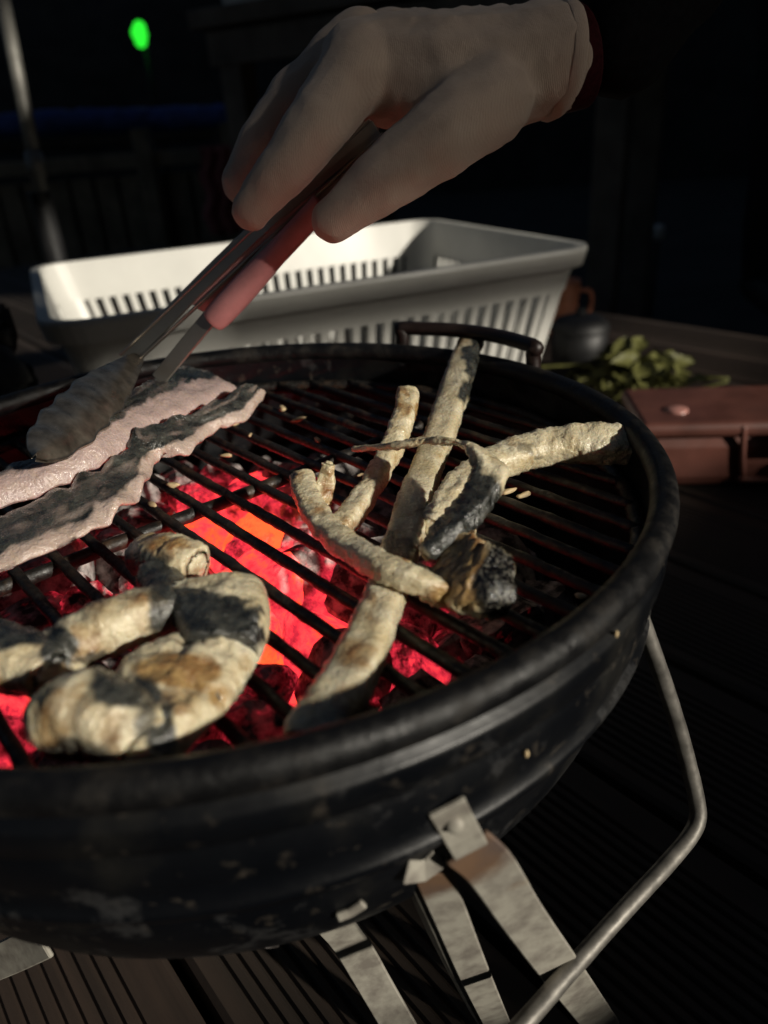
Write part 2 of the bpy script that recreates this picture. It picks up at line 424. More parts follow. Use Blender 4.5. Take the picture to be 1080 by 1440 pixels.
# strap legs
def leg(pts, w, name='leg', side=None, stain=None, flange=False):
    P = [Vector(p) for p in pts]
    sd_ = side if side else (P[-1]-P[0]).cross(Vector((0, 0, 1)))
    l = strap(name, P, w, .0022, sd_, STRAP, grill)
    return l
sv1 = EX*.86+ED*(-.5)
def stain(o, p, reach):                                        # heat tint on the metal next to the hot bowl
    at_ = o.data.attributes.new('stain', 'FLOAT', 'POINT')
    for i, v in enumerate(o.data.vertices): at_.data[i].value = max(0, min(1, 1.5*(1-(v.co-p).length/reach)))
    return o
def bolt(p, nrm, r=.0026):
    bm = bmesh.new(); bmesh.ops.create_uvsphere(bm, u_segments=14, v_segments=8, radius=r)
    bm.transform(Matrix.Translation(p) @ Vector(nrm).to_track_quat('Z', 'Y').to_matrix().to_4x4() @ Matrix.Diagonal((1, 1, .5, 1)))
    return frm(bm, 'rivet', STRAP, grill, True)
q1 = on_bowl(652, 1178)
strap('clip', [on_bowl(628, 1134), on_bowl(640, 1156), q1, atz(662, 1196, q1.z-.008)], .0105, .0016, sv1, STRAP, grill)
zq = q1.z-.008
bolt(on_bowl(640, 1160, .003), -EF)
L1 = [atz(655, 1190, zq), atz(690, 1222, zq-.012), atz(735, 1290, zq-.05), atz(790, 1366, zq-.095), atz(850, 1447, DECK+.004)]
stain(strap('leg', L1, .0150, .0022, sv1, STRAP, grill, 40), L1[0], .023)
sv2 = EX*.95+ED*(-.3)
q2 = on_bowl(606, 1216)
L2 = [atz(608, 1228, q2.z-.008), atz(634, 1290, q2.z-.04), atz(668, 1372, q2.z-.09), atz(704, 1450, DECK+.004)]
l2 = stain(strap('leg', L2, .0115, .0020, sv2, STRAP, grill, 40), L2[0], .019)
d2 = (L2[-1]-L2[0]).normalized(); n2_ = d2.cross(sv2).normalized()
if n2_.dot(EF) < 0: n2_ = -n2_
strap('flange', [p-sv2.normalized()*.0062+n2_*.006-EX*.0028 for p in L2], .012, .0018, n2_-EX*.45, STRAP, l2, 20)
strap('clip', [on_bowl(570, 1226), on_bowl(596, 1224), on_bowl(618, 1206)], .007, .0016, Vector((0, .3, 1)), STRAP, grill)
L3 = [atz(462, 1290, -.152), atz(492, 1325, -.178), atz(530, 1390, -.215), atz(572, 1462, DECK+.004)]
sv3 = EX*.9+ED*(-.42)
stain(strap('leg', L3, .0150, .0022, sv3, STRAP, grill, 40), L3[0], .012)
strap('clip', [on_bowl(474, 1290), on_bowl(492, 1283), on_bowl(512, 1270)], .003, .0016, Vector((0, .2, 1)), STRAP, grill)
L4 = [atz(60, 1322, -.155), atz(20, 1342, -.175), atz(-60, 1380, -.21), atz(-150, 1440, DECK+.004)]
strap('leg', L4, .0150, .0022, EX*.45+ED*.9, STRAP, grill, 20)
# swing-down carry bar: bent tube pivoted on the side of the bowl
W = [atz(880, 800, -.03), atz(898, 860, -.048), atz(925, 935, -.072), atz(950, 1010, -.098), atz(968, 1075, -.119), atz(979, 1122, -.133), atz(981, 1150, -.140),
     atz(970, 1176, -.1435), atz(935, 1218, -.145), atz(870, 1288, -.148), atz(800, 1366, -.150), atz(735, 1440, -.152), atz(640, 1545, -.154), atz(520, 1640, -.154)]
tube('carry_bar', W, .0034, TUBE, grill, 12, 110, .03)
# dried spatter on the bowl
for (px, py, z, r_) in ((740, 1060, -.037, .0011), (866, 892, -.026, .0010)):
    P = on_bowl(px, py, .0006)
    bm = bmesh.new(); bmesh.ops.create_icosphere(bm, subdivisions=2, radius=r_)
    for v in bm.verts: v.co = Vector((v.co.x*.8, v.co.y*.8, v.co.z*2.2))+v.co*.3*noise.noise(v.co*900)
    bm.transform(Matrix.Translation(P) @ Matrix.Rotation(.5, 4, 'X'))
    frm(bm, 'dried_spatter', CRUMB, grill, True)

# ------------------------------------------------------------------ cooking grate
grate = thing('cooking_grate', 'round black steel cooking grate of parallel bars inside the kettle', 'grate', (0, 0, GRATE))
BT = Vector((.634, -.773, 0)).normalized(); BN = Vector((.773, .634, 0)).normalized()
GR = .1725
BZ = GRATE-.0023
for i in range(-5, 19):
    off = -.1066+.01564*i
    if abs(off) > GR-.004: continue
    L = math.sqrt(GR*GR-off*off)
    a = BN*off-BT*L; b = BN*off+BT*L
    n = max(6, int(2*L/.004))
    tube('bar', [a.lerp(b, q/n)+Vector((0, 0, BZ+.0004*noise.noise(Vector((i*9.1, q*.2, 0))))) for q in range(n+1)], .0023, BAR, grate, 8, 0, .22)
    for q in range(3):                                        # crust lumps burnt on to the bar
        u = random.random(); p = a.lerp(b, u)
        if abs(off) < .12 and q < 2:
            bm = bmesh.new(); bmesh.ops.create_icosphere(bm, subdivisions=1, radius=random.uniform(.0014, .0026))
            for v in bm.verts: v.co += v.co*.5*noise.noise(v.co*700+Vector((i, q, 0)))
            bm.transform(Matrix.Translation(p+Vector((0, 0, BZ-random.uniform(-.001, .0022)))))
            frm(bm, 'burnt_crust', BAR, grate, True)
off = -.0096; L = math.sqrt(GR*GR-off*off)
n = 80
tube('cross_bar', [(BT*off-BN*L).lerp(BT*off+BN*L, q/n)+Vector((0, 0, BZ-.0028)) for q in range(n+1)], .0031, BAR, grate, 10, 0, .12)
tube('ring', [circ(2*pi*q/120, GR, BZ-.001) for q in range(120)], .0032, BAR, grate, 8, 0, .08, True)

# ------------------------------------------------------------------ charcoal
bed = lathe('ash_bed', [(.0005, -.108), (.05, -.107), (.10, -.105), (.145, -.101), (.158, -.10)], ASHBED, None, 60)
bed['kind'] = 'stuff'; bed['label'] = 'dark ash and cinders lining the kettle bowl'
def coal_mesh(seed):
    rnd = random.Random(seed); bm = bmesh.new(); bmesh.ops.create_icosphere(bm, subdivisions=3, radius=1)
    planes = []
    for _ in range(9):
        d = Vector((rnd.gauss(0, 1), rnd.gauss(0, 1), rnd.gauss(0, 1))).normalized(); planes.append((d, rnd.uniform(.55, .85)))
    sx = Vector((rnd.uniform(.85, 1.35), rnd.uniform(.8, 1.1), rnd.uniform(.7, 1)))
    for v in bm.verts:
        c = v.co.copy()
        for d, h_ in planes:
            q = c.dot(d)
            if q > h_: c -= d*(q-h_)*.92
        c *= 1+.10*noise.fractal(c*2.4+Vector((seed*5.1, 0, 0)), 1, 2, 4)
        v.co = Vector((c.x*sx.x, c.y*sx.y, c.z*sx.z))
    me = bpy.data.meshes.new('charcoal_lump'); bm.to_mesh(me); bm.free(); me.materials.append(COAL)
    return me
cm = [coal_mesh(i) for i in range(12)]
hot = [(-.045, .125, .035, .55), (-.03, .075, .036, 1.0), (-.012, .035, .036, 1.25), (.010, -.005, .036, 1.25), (.020, -.045, .032, 1.05), (-.085, .04, .05, .50), (-.1, -.02, .05, .52), (-.085, -.085, .035, .9),
       (.01, -.085, .035, .72), (.098, -.035, .018, .75), (.068, -.06, .02, .75), (-.05, -.03, .06, .60), (.055, -.085, .02, .5)]
def heat(x, y):
    v = 0
    for a, b, s, k in hot: v = max(v, k*math.exp(-((x-a)**2+(y-b)**2)/(2*s*s)))
    return v
rc = random.Random(21); spots = []
for layer, (z, rmax, cnt) in enumerate(((-.090, .142, 78), (-.070, .128, 72))):
    tries = 0; got = []
    while len(got) < cnt and tries < 9000:
        tries += 1
        a = rc.uniform(0, 2*pi); r = rmax*math.sqrt(rc.random()); x, y = r*cos(a), r*sin(a)
        if layer and (x > .055 and y > .0) : continue
        if layer and y > .125: continue
        if all((x-p)**2+(y-q)**2 > .0245**2 for p, q in got): got.append((x, y)); spots.append((x, y, z+rc.uniform(-.006, .006)))
PLACES = [(60, 700, 'below the raw fillet ribbon'), (40, 830, 'at left behind the plump fish pieces'), (230, 700, 'left of the cross bar behind the browned nub'), (320, 700, 'just behind the browned nub'), (380, 780, 'between nub and bent strip'),
    (440, 860, 'left of the longest fish strip'), (390, 960, 'right of the browned fillet flap'), (300, 1030, 'under the front edge of the browned flap'), (60, 1060, 'by the fat rounded front piece'), (200, 900, 'below the squared black-skinned piece'),
    (480, 720, 'below the bent pale strip'), (600, 900, 'right of the longest strip near the front rim'), (690, 880, 'below the burnt ashen piece'), (760, 760, 'below the empty bars at right'), (640, 650, 'below the curled dark strip'),
    (800, 640, 'below the broad cream strip'), (420, 600, 'below the empty bars at the back'), (250, 590, 'below the raw fillets at the back'), (560, 990, 'beside the front wall of the kettle')]
for x, y, z in spots:
    o = bpy.data.objects.new('charcoal_lump', cm[rc.randrange(12)]); col.objects.link(o)
    s = rc.uniform(.0165, .0255); o.scale = (s, s, s); o.location = (x, y, z)
    o.rotation_euler = (rc.uniform(0, 6), rc.uniform(0, 6), rc.uniform(0, 6))
    h_ = max(0, heat(x, y)*rc.uniform(.72, 1.05)); o.color = (h_, 0, 0, 1)
    px_, py_, _d = proj(Vector((x, y, z)))
    look = 'bright orange glowing' if h_ > .8 else 'ashy dull red' if h_ > .3 else 'dead dark grey'
    spot = min(PLACES, key=lambda q: (q[0]-px_)**2+(q[1]-py_)**2)[2]
    lab = look+' charcoal lump '+spot
    tag(o, lab, 'charcoal', 'charcoal lumps in the kettle')

# ------------------------------------------------------------------ fish
GT = GRATE
def set_tone(o, fn):
    me = o.data; at_ = me.color_attributes.new('tone', 'FLOAT_COLOR', 'POINT')
    for i, v in enumerate(me.vertices): at_.data[i].color = fn(v.co)
def blobs(bl, raw=0, gold=0.):
    """bl: (px, py, rx, ry, kind 0 skin 1 brown 2 char 3 pale, strength); colours belong to the fish's own surface"""
    L_ = [(atz(b[0], b[1], GT+.012), b) for b in bl]
    def fn(co):
        c = [0, gold*(1+1.2*noise.fractal(co*70, 1, 2, 3)), 0, raw]
        x, y, d = proj(co)
        x += 16*noise.fractal(co*110, 1, 2, 3); y += 14*noise.fractal(co*110+Vector((9, 4, 2)), 1, 2, 3)
        for P, b in L_:
            e = ((x-b[0])/b[2])**2+((y-b[1])/b[3])**2
            w = b[5]*max(0, min(1, 1.45-e*.85))
            if b[4] == 3:
                for q in range(3): c[q] *= 1-w
                continue
            if b[4] == 4: c[3] = max(c[3], w); continue
            c[b[4]] = max(c[b[4]], w)
        return c
    return fn
def fish_strip(label, cl, bl, raw=0, N=120, M=32, amp=.0009, sq=3.6, seed=0, group='grilled fish strips', wk=.82, gold=.05):
    """cl: (px, py, height of the centre above the bars, width m, thickness m, twist)"""
    pts = []
    for px, py, h_, w_, t_, tw in cl:
        p = atz(px, py, GT+h_-(1-wk)*.004); pts.append((p.x, p.y, p.z, w_*wk, t_*(.5+.5*wk), tw))
    S = crom(pts, N); v, f = [], []
    P = [Vector(s[:3]) for s in S]
    for i in range(N):
        T = (P[min(i+1, N-1)]-P[max(i-1, 0)]).normalized()
        s = T.cross(Vector((0, 0, 1)))
        if s.length < .2: s = T.cross(Vector((0, 1, 0)))
        s.normalize(); up = s.cross(T); tw = S[i][5]
        s, up = s*cos(tw)+up*sin(tw), up*cos(tw)-s*sin(tw)
        e = min(i, N-1-i)/(N-1); cap = .74+.26*math.sqrt(1-(1-min(1, e/.03))**2)
        for k in range(M):
            a = 2*pi*k/M; ca, sa = cos(a), sin(a)
            q = (abs(ca)**sq+abs(sa)**sq)**(-1/sq)
            w_, t_ = S[i][3]*.5*cap*(1+.10*noise.noise(Vector((i*.07, seed, 1)))), S[i][4]*.5*cap*(1+.10*noise.noise(Vector((i*.11, seed, 7))))
            p = P[i]+s*(ca*q*w_)+up*(sa*q*t_)
            nrm = (s*ca+up*sa)
            d = amp*((.6+.5*(wk > .97))*noise.fractal(p*110+Vector((seed, 0, 0)), 1, 2, 3)+.5*noise.noise(p*330+Vector((0, seed, 0)))+.25*noise.noise(p*800))
            cn__ = abs(ca*sa)*2                              # ragged cut edges
            d += cn__*(.0006*noise.noise(p*620+Vector((seed, 3, 0)))+.0004*noise.noise(p*170))
            v.append(p+nrm*d)
    for i in range(N-1):
        for k in range(M): l = (k+1) % M; f.append((i*M+k, i*M+l, (i+1)*M+l, (i+1)*M+k))
    for i, sgn in ((0, -1), (N-1, 1)):                       # ragged ends
        T = (P[min(i+1, N-1)]-P[max(i-1, 0)]).normalized()
        ring = [i*M+k for k in range(M)]; prev = ring
        for lev, sc_ in ((1, .68), (2, .34)):
            b0 = len(v)
            for k in range(M):
                p = P[i].lerp(Vector(v[ring[k]]), sc_)
                v.append(p+T*sgn*(.0006*lev+.0011*noise.noise(p*420+Vector((seed, lev, 0)))))
            cur = list(range(b0, b0+M))
            for k in range(M):
                l = (k+1) % M
                f.append((prev[k], cur[k], cur[l], prev[l]) if sgn > 0 else (prev[k], prev[l], cur[l], cur[k]))
            prev = cur
        v.append(P[i]+T*sgn*.0012); c = len(v)-1
        for k in range(M):
            l = (k+1) % M; f.append((prev[k], c, prev[l]) if sgn > 0 else (prev[k], prev[l], c))
    o = mesh('fish_piece', v, f, FISH); set_tone(o, blobs(bl, raw, gold))
    run = [0.]
    for i in range(1, N): run.append(run[-1]+(P[i]-P[i-1]).length)
    fb = o.data.attributes.new('fib', 'FLOAT_VECTOR', 'POINT')
    for q in range(len(v)):
        i = q//M if q < N*M else (0 if q < N*M+2*M+1 else N-1); k = q % M
        fb.data[q].vector = (run[i]*620+.8*sin(2*pi*k/M+seed), 1.3*cos(2*pi*k/M), 1.3*sin(2*pi*k/M)+seed)
    return tag(o, label, 'fish', group)
def fish_patch(label, A, B, thick, dome, bl, raw=0, N=70, M=34, amp=.0011, seed=0, frill=0., group='grilled fish strips', band=None, gold=.1):
    """sheet of fillet between two edge lines A and B of (px, py, height)"""
    def w3(L): return crom([tuple(atz(x, y, GT+h_)) for x, y, h_ in L], N)
    a, b = w3(A), w3(B); top, bot, f = [], [], []
    for i in range(N):
        pa, pb = Vector(a[i]), Vector(b[i])
        T = (Vector(b[min(i+1, N-1)])-Vector(b[max(i-1, 0)])).normalized()
        for k in range(M):
            u = k/(M-1); p = pa.lerp(pb, u)
            e = min(u, 1-u, i/(N-1)*3, (N-1-i)/(N-1)*3)
            rnd_ = math.sqrt(max(0, 1-(1-min(1, e/.16))**2))
            z = dome*sin(pi*u)**.8
            d = amp*(noise.fractal(p*85+Vector((seed, 0, 0)), 1, 2, 4)*1.3+.5*noise.noise(p*330))
            fr = frill*max(0, abs(u-.5)*2-.45)*1.8
            wob = Vector((0, 0, fr*noise.noise(Vector((i*.19, 3*round(u), seed)))))+T*fr*.7*noise.noise(Vector((i*.30, 7+round(u), seed)))
            q = p+Vector((0, 0, z))+wob
            top.append(q+Vector((0, 0, thick*.5*rnd_+d))); bot.append(q-Vector((0, 0, thick*.5*rnd_-.4*d+.0003)))
    n = N*M; v = top+bot
    for i in range(N-1):
        for k in range(M-1):
            c = i*M+k; f.append((c, c+1, c+M+1, c+M)); f.append((n+c, n+c+M, n+c+M+1, n+c+1))
    for i in range(N-1):
        for k in (0, M-1):
            c = i*M+k; q = (c, c+M, n+c+M, n+c); f.append(q if k == 0 else q[::-1])
    for k in range(M-1):
        for i in (0, N-1):
            c = i*M+k; q = (c, n+c, n+c+1, c+1); f.append(q if i == 0 else q[::-1])
    o = mesh('fish_piece', v, f, FISH)
    bm = bmesh.new(); bm.from_mesh(o.data); bmesh.ops.recalc_face_normals(bm, faces=bm.faces); bm.to_mesh(o.data); bm.free()
    set_tone(o, blobs(bl, raw, gold))
    fb = o.data.attributes.new('fib', 'FLOAT_VECTOR', 'POINT')
    for i in range(N):
        for k in range(M):
            for q in (i*M+k, n+i*M+k): fb.data[q].vector = (i*.55, k*.10, seed)
    if band:                                                   # dark skin runs along the middle of the strip, pale flesh on its edges
        u0, u1, k_ = band; ca_ = o.data.color_attributes['tone']
        for i in range(N):
            for k in range(M):
                u = k/(M-1)+.10*noise.noise(Vector((i*.16, seed, 0)))+.05*noise.noise(Vector((i*.6, k*.5, seed)))
                w = max(0, min(1, (u-u0)/.10))*max(0, min(1, (u1-u)/.10))*k_*(.8+.35*noise.noise(Vector((i*.12, k*.2, seed))))
                for q in (i*M+k, n+i*M+k):
                    c_ = list(ca_.data[q].color); c_[0] = max(c_[0], w); ca_.data[q].color = c_
    return tag(o, label, 'fish', group)

fish_strip('longest pale fish strip lying diagonally from back rim to front rim',
    [(664, 474, .026, .019, .010, -.2), (645, 530, .018, .020, .011, -.1), (622, 600, .011, .018, .012, 0), (600, 660, .009, .017, .012, 0), (578, 725, .008, .017, .012, 0),
     (555, 800, .008, .0165, .012, 0), (532, 864, .008, .0165, .012, 0), (503, 930, .008, .0175, .012, 0), (474, 985, .008, .020, .012, 0), (434, 1046, .008, .021, .011, 0)],
    [(672, 500, 16, 40, 0, 1), (655, 545, 9, 22, 0, .9), (640, 480, 10, 30, 1, .6), (565, 770, 30, 22, 1, .8), (548, 760, 45, 8, 0, .5), (500, 915, 25, 25, 1, .65), (490, 990, 22, 30, 1, .65), (460, 1010, 26, 14, 0, .5), (520, 850, 10, 40, 1, .5), (440, 1010, 18, 30, 1, .45)], seed=1)
fish_strip('short upright pale strip with a browned blunt end, left of the longest strip',
    [(574, 553, .028, .0135, .0105, .1), (568, 585, .024, .0125, .0105, .1), (551, 630, .017, .0115, .0105, 0), (527, 675, .012, .0115, .010, 0), (500, 715, .010, .0115, .010, 0), (476, 748, .009, .0105, .010, 0)],
    [(585, 580, 14, 16, 1, .95), (562, 560, 8, 30, 1, .7), (490, 735, 14, 14, 1, .45)], seed=2)
fish_strip('bent pale strip with rounded end crossing over the longest strip',
    [(424, 672, .018, .0125, .011, 0), (434, 705, .015, .0125, .0105, 0), (460, 744, .013, .0120, .010, 0), (500, 776, .0145, .0115, .0095, .1), (545, 801, .0175, .0110, .009, .1), (590, 818, .016, .0095, .0085, .1), (645, 840, .009, .0085, .008, .1)],
    [(416, 672, 12, 9, 1, .55), (411, 676, 4, 4, 2, .9), (450, 720, 14, 12, 1, .45), (640, 838, 40, 22, 1, .95), (655, 845, 20, 12, 2, .7), (560, 815, 14, 9, 0, .3)], seed=3)
fish_strip('small thin upright flake behind the bent strip',
    [(462, 652, .024, .007, .004, .5), (458, 680, .016, .009, .0045, .4), (452, 718, .008, .0075, .005, .3)],
    [(466, 690, 8, 40, 1, .6)], seed=4, N=40)
fish_strip('broad cream strip on the right with its end near the kettle wall',
    [(882, 624, .012, .021, .015, .5), (850, 624, .013, .021, .016, .45), (800, 624, .013, .020, .016, .4), (750, 632, .012, .019, .015, .3), (705, 648, .011, .0175, .014, .2), (660, 672, .010, .0155, .013, .1), (630, 705, .009, .0135, .011, 0), (606, 742, .008, .011, .010, 0)],
    [(742, 638, 14, 6, 0, .55), (800, 650, 60, 8, 1, .3)], seed=5, amp=.0013)
fish_strip('curled strip with glistening dark skin arching over the pale strips',
    [(500, 632, .022, .007, .0028, .3), (560, 626, .030, .0085, .0028, .3), (600, 620, .033, .0085, .003, .3), (640, 622, .035, .009, .003, .5), (668, 634, .034, .0125, .005, .6), (688, 660, .031, .0155, .008, .3), (674, 697, .026, .0155, .009, -.1), (648, 730, .022, .0155, .009, -.3), (622, 757, .019, .0155, .009, -.5), (600, 782, .014, .014, .008, -.6)],
    [(665, 700, 40, 60, 0, 1), (620, 755, 34, 34, 0, 1), (690, 650, 16, 20, 3, .6), (660, 622, 20, 4, 0, .8), (590, 628, 60, 16, 1, .32)], seed=6, amp=.0013)
fish_strip('short brown piece with a burnt ashen end, right of the longest strip',
    [(622, 795, .012, .026, .008, -.6), (645, 806, .013, .027, .009, -.6), (668, 814, .014, .026, .011, -.5), (690, 820, .014, .024, .014, -.4), (712, 826, .012, .020, .014, -.3)],
    [(640, 800, 50, 60, 1, .85), (700, 822, 30, 60, 2, 1)], wk=.95, seed=7, amp=.0026, N=60)
fish_strip('tiny wet crumb of fish below the dark curled strip', [(648, 752, .006, .006, .006, 0), (662, 757, .006, .008, .007, 0)], [(655, 750, 30, 30, 1, .6)], seed=8, N=20)
# the folded pieces at the front left
fish_strip('small browned nub of fish behind the squared black-skinned piece',
    [(200, 783, .010, .0155, .014, 0), (225, 783, .013, .0175, .0165, 0), (252, 790, .014, .0175, .017, 0), (276, 800, .013, .015, .015, 0)],
    [(205, 800, 34, 22, 0, 1), (225, 762, 40, 12, 1, .8), (215, 780, 20, 26, 1, .6), (262, 812, 14, 20, 1, .5), (250, 795, 16, 14, 3, .6)], wk=1, gold=.34, sq=2.4, seed=9, N=60)
fish_strip('glossy dark neck of skin joining nub and black-skinned piece', [(222, 805, .012, .014, .012, 0), (232, 828, .012, .015, .013, 0), (245, 850, .012, .016, .013, 0)], [(235, 830, 80, 60, 0, 1)], wk=1, gold=.3, sq=2.4, seed=10, N=40)
fish_strip('plump cream piece with light browning, left of the black-skinned piece',
    [(78, 922, .011, .018, .015, 0), (115, 900, .013, .0175, .016, 0), (155, 882, .014, .0170, .016, 0), (200, 864, .014, .0175, .016, 0), (245, 852, .013, .017, .015, 0)],
    [(75, 915, 26, 40, 0, 1), (125, 930, 26, 9, 0, .7), (120, 885, 22, 14, 1, .55), (240, 850, 34, 40, 0, .8), (110, 905, 10, 12, 1, .5), (205, 860, 20, 40, 1, .45)], wk=1, gold=.32, sq=2.5, seed=11, N=70)
fish_strip('plump cream piece with dark skin cut off by the left picture edge',
    [(-60, 905, .012, .020, .016, 0), (-10, 918, .013, .020, .016, 0), (35, 932, .013, .019, .016, 0), (72, 950, .012, .016, .014, 0)],
    [(30, 885, 70, 26, 0, 1), (75, 915, 20, 22, 0, 1), (20, 970, 60, 14, 1, .8)], wk=1, gold=.36, sq=2.5, seed=12, N=60)
fish_patch('browned crusty fillet flap below the squared black-skinned piece',
    [(250, 906, .009), (200, 920, .011), (164, 946, .012), (172, 1000, .012), (176, 1052, .010), (172, 1092, .008)],
    [(372, 914, .006), (350, 950, .008), (322, 992, .008), (292, 1026, .008), (262, 1058, .008), (234, 1086, .008)],
    .007, .004,
    [(228, 938, 34, 24, 1, 1), (268, 948, 44, 24, 1, .9), (310, 980, 26, 18, 1, .85), (314, 980, 7, 6, 2, .9), (250, 985, 30, 14, 1, .6), (345, 935, 26, 26, 3, .7), (228, 1026, 20, 40, 0, .9), (205, 970, 24, 20, 0, .9), (270, 1030, 24, 18, 3, .5)],
    gold=.22, seed=13, amp=.0017, N=80, M=44)
fish_patch('squared black-skinned fillet piece with cream cut edge, front left',
    [(232, 842, .012), (240, 866, .013), (250, 894, .012), (262, 924, .010)],
    [(374, 830, .011), (380, 856, .0115), (379, 886, .011), (366, 920, .009)],
    .011, .003,
    [(292, 880, 100, 46, 0, 1), (258, 848, 46, 24, 0, 1), (320, 820, 80, 14, 3, 1), (345, 838, 34, 6, 3, .6), (382, 866, 13, 70, 3, 1)],
    gold=.16, seed=23, amp=.0010, N=60, M=44)
fish_strip('fat rounded fish end at the very front with a dark underside',
    [(72, 1020, .011, .018, .018, 0), (105, 1005, .015, .0215, .021, 0), (145, 1008, .016, .0215, .021, 0), (178, 1030, .014, .019, .018, 0), (200, 1052, .012, .016, .015, 0)],
    [(165, 960, 44, 26, 0, 1), (95, 1065, 60, 22, 2, .8), (70, 1030, 22, 40, 1, .7), (160, 1030, 16, 34, 1, .55), (205, 1010, 18, 50, 0, .7)], wk=1, gold=.20, seed=14, amp=.0008, N=70, sq=2.2)
# raw fillets held by the tongs on the left
fish_patch('raw fillet ribbon with frilly pale edge, lowest at the left over the coals',
    [(352, 540, .024), (316, 560, .022), (256, 590, .022), (196, 604, .024), (170, 640, .020), (126, 668, .018), (66, 698, .016), (6, 728, .014), (-60, 752, .014)],
    [(374, 552, .018), (346, 588, .014), (300, 606, .014), (262, 636, .014), (222, 644, .014), (200, 690, .012), (150, 732, .012), (84, 768, .010), (-10, 806, .010)],
    .0042, .0008,
    [(186, 625, 14, 30, 0, 1)],
    raw=.75, seed=15, frill=.004, N=110, group='raw fillets held by the tongs', band=(-.05, .86, 1.0))
fish_patch('raw pale fillet with cream ridge pinched under the tong head',
    [(250, 520, .020), (200, 545, .026), (150, 585, .028), (95, 630, .026), (40, 660, .022), (-50, 690, .018)],
    [(334, 545, .016), (280, 576, .018), (215, 606, .020), (150, 648, .020), (80, 684, .018), (-40, 724, .016)],
    .0055, .004,
    [(250, 526, 70, 10, 0, .95)],
    raw=.9, seed=16, frill=.003, N=90, group='raw fillets held by the tongs', band=(-.1, .64, .95))
# scraps on the bars
rs = random.Random(5)
for px, py, where in ((213, 709, 'nearest the browned nub'), (243, 682, 'just right of the raw ribbon fold'), (318, 640, 'left of bent strip, nearer one'), (352, 612, 'left of bent strip, farther one'), (396, 574, 'right of the raw fillet tips, nearer one'),
    (420, 590, 'right of the raw fillet tips, farther right one'), (330, 596, 'just below the raw fillet edge'), (446, 618, 'behind the bent strip'), (508, 668, 'between bent strip and short upright strip'), (815, 838, 'close to the right front rim'), (716, 690, 'below the broad cream strip, left one'), (736, 696, 'below the broad cream strip, right one')):
    P = atz(px, py, GT+.001); bm = bmesh.new(); bmesh.ops.create_icosphere(bm, subdivisions=2, radius=rs.uniform(.001, .0019))
    for v in bm.verts: v.co += v.co*.8*noise.noise(v.co*600+Vector((px, py, 0)))
    bm.transform(Matrix.Translation(P) @ Matrix.Rotation(rs.uniform(0, 3), 4, 'Z') @ Matrix.Diagonal((2, .9, .6, 1)))
    o = frm(bm, 'fish_crumb', CRUMB, None, True); tag(o, 'tiny pale fish crumb on a bar '+where, 'crumb', 'fish crumbs on the bars')

# ------------------------------------------------------------------ tongs
TH = atz(205, 522, GT+.045); HD = proj(TH)[2]
tongs = thing('tongs', 'steel tongs with pink sleeves reaching from gloved hand to raw fillet', 'tongs', tuple(atz(70, 640, GT+.02)))
def arm(p0, p1, off, w, nm, mt, lift=0.):
    P = [p0.lerp(p1, q/12) for q in range(13)]
    P = [p+Vector((0, 0, .004*sin(pi*q/12)+lift))+off for q, p in enumerate(P)]
    return strap(nm, P, w, .0016, EX*.72+ED*.72, mt, tongs)
U0, U1 = atd(178, 508, .405), atd(530, 180, .345)
V0, V1 = atd(222, 535, .400), atd(520, 215, .350)
ua = arm(U0, U1, Vector(), .0085, 'arm', STEEL)
for sg in (-1, 1):
    e = (EX*.72+ED*.72)*.0043*sg
    strap('edge_lip', [U0+e-EF*.001, U1+e-EF*.001], .003, .0012, EF, STEEL, ua)
va_ = arm(V0, V1, Vector(), .0085, 'arm', STEEL)
tube('pink_sleeve', [V0.lerp(V1, q) for q in (.285, .31, .40, .5, .6, .7, .8)], lambda u: .0058+.0022*sin(pi*min(1, u*1.6))*.6, PINK, tongs, 12, 40)  # pink tubes around both tong arms
tube('pink_sleeve', [U0.lerp(U1, q)+EF*.006 for q in (.30, .34, .45, .55, .65, .8)], lambda u: .0062, PINK, tongs, 12, 40)
def paddle(c0, c1, wmax, nrm_off, nm):
    """spoon shaped gripping head with scalloped rim and slots of ridges"""
    ax = (c1-c0); L = ax.length; ax.normalize()
    sd_ = (EX*.75+ED*.62); sd_ = (sd_-ax*sd_.dot(ax)).normalized(); up = sd_.cross(ax)
    if up.z < 0: up = -up
    v, f = [], []; n, k = 40, 17
    for lay in (0, 1):
        for i in range(n+1):
            u = i/n; w = wmax*(.22+.78*min(1, u/.42)**.8)*(1 if u < .66 else math.sqrt(max(.004, 1-((u-.66)/.34)**2)))
            w *= 1+.07*sin(u*44)*(u > .3)
            for j in range(k):
                q = j/(k-1)*2-1
                p = c0+ax*(L*u)+sd_*(w*.5*q)+up*(nrm_off*(1-q*q)*min(1, u*2.5)+.0004*sin(u*52)*(u > .25)-.0014*lay)
                v.append(p)
    S_ = (n+1)*k
    for i in range(n):
        for j in range(k-1):
            c = i*k+j; f.append((c, c+1, c+k+1, c+k)); f.append((S_+c, S_+c+k, S_+c+k+1, S_+c+1))
    for i in range(n):
        for j in (0, k-1): c = i*k+j; f.append((c, c+k, S_+c+k, S_+c))
    for j in range(k-1):
        for i in (0, n): c = i*k+j; f.append((c, S_+c, S_+c+1, c+1))
    o = mesh(nm, v, f, HEADST, tongs)
    return o
paddle(atd(196, 500, .402), atz(48, 645, GT+.036), .024, .003, 'gripping_head')
paddle(V0+Vector((0, 0, -.004)), atz(100, 672, GT+.008), .026, -.004, 'gripping_head')

